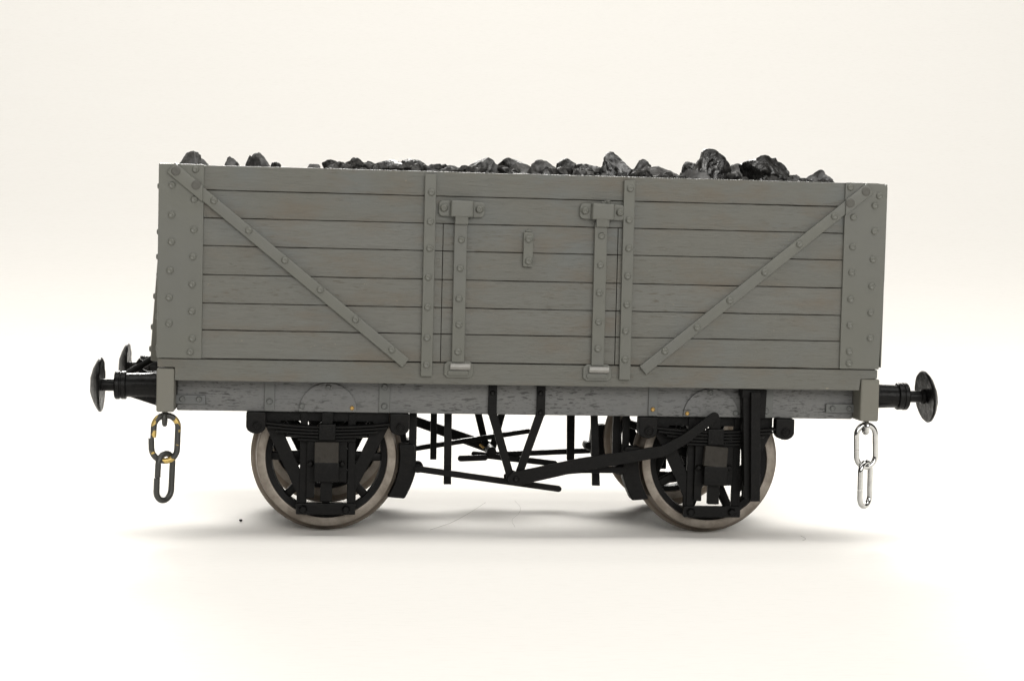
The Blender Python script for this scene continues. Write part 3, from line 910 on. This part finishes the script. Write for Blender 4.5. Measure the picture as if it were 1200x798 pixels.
# x, y, top, width, height, material, label
LUMPS = [
 (-76.1, -5, 85.6, 5.4, 6.6, 1, 'pale grey wedge of coal at the far left corner of the load'),
 (-71.9, -15, 83.5, 3.4, 4.0, 1, 'small flat grey coal lump leaning on the leftmost wedge'),
 (-67.2, 5, 85.1, 4.2, 5.0, 1, 'small pointed grey coal lump standing alone near the left end'),
 (-62.6, 8, 85.6, 3.4, 5.0, 0, 'dark sliver of coal behind the rounded grey lump on the left'),
 (-59.7, -8, 85.6, 5.9, 6.4, 1, 'rounded grey coal lump over the left diagonal brace, tallest of its trio'),
 (-56.5, 0, 83.8, 2.6, 4.0, 0, 'tiny dark coal lump right of the rounded grey one'),
 (-47.9, 0, 83.6, 4.2, 4.2, 1, 'low grey coal crumb barely over the plank left of middle'),
 (-42.2, 10, 85.1, 7.0, 4.8, 0, 'long dark coal lump behind a small grey one left of middle'),
 (-42.9, -8, 83.6, 3.6, 4.0, 1, 'small grey coal lump in front of a long dark one'),
 (-36.8, -5, 85.1, 4.9, 5.4, 0, 'rounded dark coal lump with a smooth top beside the long pair'),
 (-30.1, -8, 85.3, 7.6, 5.2, 2, 'wedge of glossy black coal sloping down to the right'),
 (-23.6, 5, 85.7, 7.0, 5.4, 0, 'dark coal lump behind the top of the left upright strap'),
 (-20.4, -12, 83.8, 2.6, 3.6, 0, 'tiny dark coal lump right above the left upright strap'),
 (-14.6, 6, 84.5, 7.6, 4.2, 1, 'low flat grey coal lump above the left door latch'),
 (-8.1, -6, 85.9, 10.4, 6.0, 0, 'broad peaked coal lump with grey top above the door'),
 (-.1, 2, 86.4, 7.8, 5.6, 0, 'flat topped black coal lump above the middle of the door'),
 (-.1, -16, 84.4, 5.2, 4.4, 1, 'grey coal lump in front of the flat topped black one'),
 (6.9, -2, 86.1, 8.2, 5.6, 1, 'long grey coal lump with brown flecks above the door'),
 (5.8, -18, 83.7, 3.4, 3.8, 0, 'small brown flecked coal lump in front of the long grey one'),
 (13.6, 6, 87.0, 5.2, 6.0, 0, 'upright coal lump just left of the right door latch'),
 (19.6, 12, 86.0, 7.0, 4.6, 2, 'low black coal lump behind a pale grey one at the right upright strap'),
 (15.6, -14, 83.5, 5.6, 4.0, 1, 'pale grey coal crumb left of the big lump above the right upright strap'),
 (23.0, -12, 87.9, 8.8, 8.4, 2, 'big craggy black coal lump above the right upright strap'),
 (31.2, 0, 87.0, 4.6, 6.4, 0, 'dark round coal lump right of the big craggy one'),
 (34.4, -8, 85.0, 10.6, 5.0, 1, 'long low grey coal lump between two big black ones'),
 (44.5, 8, 87.1, 4.2, 6.2, 2, 'dark coal lump half hidden behind the tallest one'),
 (47.1, -6, 89.6, 10.0, 9.4, 2, 'tallest black coal lump with a dark hollow in its face'),
 (40.2, -22, 83.9, 8.6, 4.6, 1, 'low grey coal lump in front of the tallest one'),
 (54.7, 4, 86.8, 6.0, 6.2, 1, 'pale grey coal lump between the tallest lump and the widest one'),
 (58.3, -14, 88.0, 11.9, 9.0, 2, 'widest black coal lump, blocky and glossy, on the right of the load'),
 (69.0, 0, 84.3, 3.4, 4.2, 1, 'tiny grey coal lump between the widest lump and the last one'),
 (71.6, -10, 85.1, 9.4, 5.6, 0, 'rightmost coal lump, low and dark with a sloping right side'),
]
for i, (x, y, top, w, h, mi, lab) in enumerate(LUMPS):
    rnd = random.Random(i * 7 + 1)
    b = rock(i + 11 + (40 if w > 8 and mi == 2 else 0), w, w * rnd.uniform(.8, 1.1), h * 1.1, 5 if w > 8 else 4, (5 if lab.startswith('tallest') else 9 + i % 4), .16 if mi != 1 else .15)
    if lab.startswith('tallest'):               # a scooped hollow in the face
        for v in b.verts:
            d = (v.co - Vector((.3, -4.2, .8))).length
            d += .9 * noise.noise(v.co * .9)
            if d < 2.2: v.co += Vector((0, 1.1, .2)) * (1 - max(0, d / 2.2) ** 2)
    if lab.startswith('wedge of glossy'):
        for v in b.verts: v.co.z += -.16 * (v.co.x) - .3
    o = obj('coal_lump', b, M_COALS[mi], None, (x, y, top - h * 1.1 / 2), 24)
    tag(o, lab, 'coal lump', 'coal lumps heaped in the wagon')
# the bed of small coal the lumps lie on, as one uncountable mass
bm = NB()
nx, ny = 150, 68
grid = []
for i in range(nx + 1):
    col = []
    for j in range(ny + 1):
        x = -77.4 + 154.8 * i / nx; y = -35 + 70 * j / ny
        c = noise.voronoi(Vector((x * .28, y * .28, 0)))[0]
        z = 78.6 + (2.6 if -44 < x < 70 else 0) * max(0, 1 - (y / 26) ** 2) + 2.2 * max(0, .75 - c[0]) + 1.0 * noise.noise((x * .12, y * .12, 4)) + .9 * noise.noise((x * .7, y * .7, 9))
        z -= 1.5 * max(0, abs(y) - 30) / 5
        col.append(bm.verts.new((x, y, z)))
    grid.append(col)
for i in range(nx):
    for j in range(ny): bm.faces.new((grid[i][j], grid[i + 1][j], grid[i + 1][j + 1], grid[i][j + 1]))
edge = [grid[i][0] for i in range(nx + 1)] + [grid[nx][j] for j in range(1, ny + 1)] + [grid[i][ny] for i in range(nx - 1, -1, -1)] + [grid[0][j] for j in range(ny - 1, 0, -1)]
low = [bm.verts.new((v.co.x, v.co.y, 39)) for v in edge]
for k in range(len(edge)):
    bm.faces.new((edge[k], edge[(k + 1) % len(edge)], low[(k + 1) % len(edge)], low[k]))
bm.faces.new(low)
rnd = random.Random(5)
for k in range(420):
    x, y = rnd.uniform(-74, 74), rnd.uniform(-30, 30); s_ = rnd.uniform(1.2, 2.6)
    if -55 < x < -49 and y < 0: continue
    t = rock(100 + k, s_ * rnd.uniform(1, 1.5), s_ * rnd.uniform(1, 1.4), s_, 2, 7, .1)
    zc = 79.4 + (.6 if abs(x) < 70 else 0)
    if -43 < x < 74: zc += .7 + 2.6 * max(0, 1 - (y / 26) ** 2)
    for v in t.verts: v.co += Vector((x, y, zc))
    merge(bm, t)
bed = obj('small_coal', bm, coal_mat('dull_small_coal', (.012, .0118, .0115), .4, .3, .06), None, (0, 0, 0), 18)
tag(bed, 'bed of small broken coal lying under the larger lumps in the wagon', 'coal', None, 'stuff')

# ------------------------------------------------------------------ specks on the paper
b = rock(400, .8, .8, .6, 3, 6, .1)
o = obj('crumb', b, M_SPECK, None, (-62.9, -10.7, .3), 30); tag(o, 'tiny black crumb on the white paper left of the left wheel', 'crumb')
def fibre(pts, r, lab):
    P = [Vector(p) for p in pts]; out = []
    for i in range(len(P) - 1):
        for k in range(6):
            t = k / 6; p0 = P[max(i - 1, 0)]; p1 = P[i]; p2 = P[i + 1]; p3 = P[min(i + 2, len(P) - 1)]
            out.append(.5 * ((2 * p1) + (p2 - p0) * t + (2 * p0 - 5 * p1 + 4 * p2 - p3) * t * t + (3 * p1 - p0 - 3 * p2 + p3) * t ** 3))
    out.append(P[-1])
    b = NB(); tube(b, out, r, 6)
    o = obj('fibre', b, M_HAIR, None, (0, 0, 0), 60); tag(o, lab, 'fibre')
fibre([(-19.5, -21.2, .1), (-16.5, -16.0, .14), (-13.6, -9.9, .1), (-8.5, 4, .12), (-2.8, 22, .1)], .032, 'long thin dark fibre lying slantwise on the paper under the wagon')
fibre([(5.0, 25.3, .1), (5.2, 14, .1), (3.7, 4.0, .14), (1.0, -6, .1), (.6, -16.8, .1)], .02, 'faint short fibre on the paper under the middle of the wagon')
fibre([(64.6, -33.0, .1), (66.0, -30.5, .1), (65.9, -26.5, .14)], .03, 'tiny curled fibre on the paper in front of the right wheel')

# ------------------------------------------------------------------ camera
cam = bpy.data.cameras.new('camera'); co = bpy.data.objects.new('camera', cam); COL.objects.link(co)
yaw, pitch, roll = -.10701, .05438, .02353
cy, sy, cp, sp, cr, sr = cos(yaw), sin(yaw), cos(pitch), sin(pitch), cos(roll), sin(roll)
r_ = Vector((cy, sy, 0)); f_ = Vector((-sy * cp, cy * cp, -sp)); u_ = r_.cross(f_)
r2 = r_ * cr + u_ * sr; u2 = u_ * cr - r_ * sr
Mx = Matrix((r2, u2, -f_)).transposed().to_4x4()
Mx.translation = Vector((-44.68, -421.712, 65.698)) * S
co.matrix_world = Mx
cam.sensor_width = 36; cam.sensor_fit = 'HORIZONTAL'; cam.lens = 2066.69 / 1200 * 36
cam.clip_start = .01; cam.clip_end = 50
sc.camera = co

# ------------------------------------------------------------------ studio lamps
def area(name, loc, target, w, h, power, col=(1, 1, 1), spread=180):
    l = bpy.data.lights.new(name, 'AREA'); l.shape = 'RECTANGLE'; l.size = w * S; l.size_y = h * S
    l.energy = power; l.color = col; l.spread = math.radians(spread)
    o = bpy.data.objects.new(name, l); COL.objects.link(o)
    o.location = Vector(loc) * S
    o.rotation_euler = (Vector(target) - Vector(loc)).to_track_quat('-Z', 'Y').to_euler()
    return o
WARM = (1, .982, .945)
area('top_softbox', (0, -170, 900), (0, -60, 0), 2000, 380, 9.9, WARM)
area('front_softbox', (200, -1050, 440), (0, 0, 30), 1100, 420, 9.5, WARM)
area('rear_softbox', (0, 980, 520), (0, -130, 0), 1400, 200, 2.9, WARM, 38)
area('backdrop_lamp', (120, 480, 1650), (120, 1350, 450), 1900, 300, 8.9, WARM, 120)
wd = bpy.data.worlds.new('World'); sc.world = wd; wd.use_nodes = True
bg = wd.node_tree.nodes['Background']; bg.inputs[0].default_value = (1, .985, .95, 1); bg.inputs[1].default_value = .10
sc.view_settings.view_transform = 'Standard'; sc.view_settings.look = 'None'
sc.view_settings.exposure = 0; sc.view_settings.gamma = 1
sc.render.engine = 'CYCLES'
sc.cycles.max_bounces = 8; sc.cycles.diffuse_bounces = 4
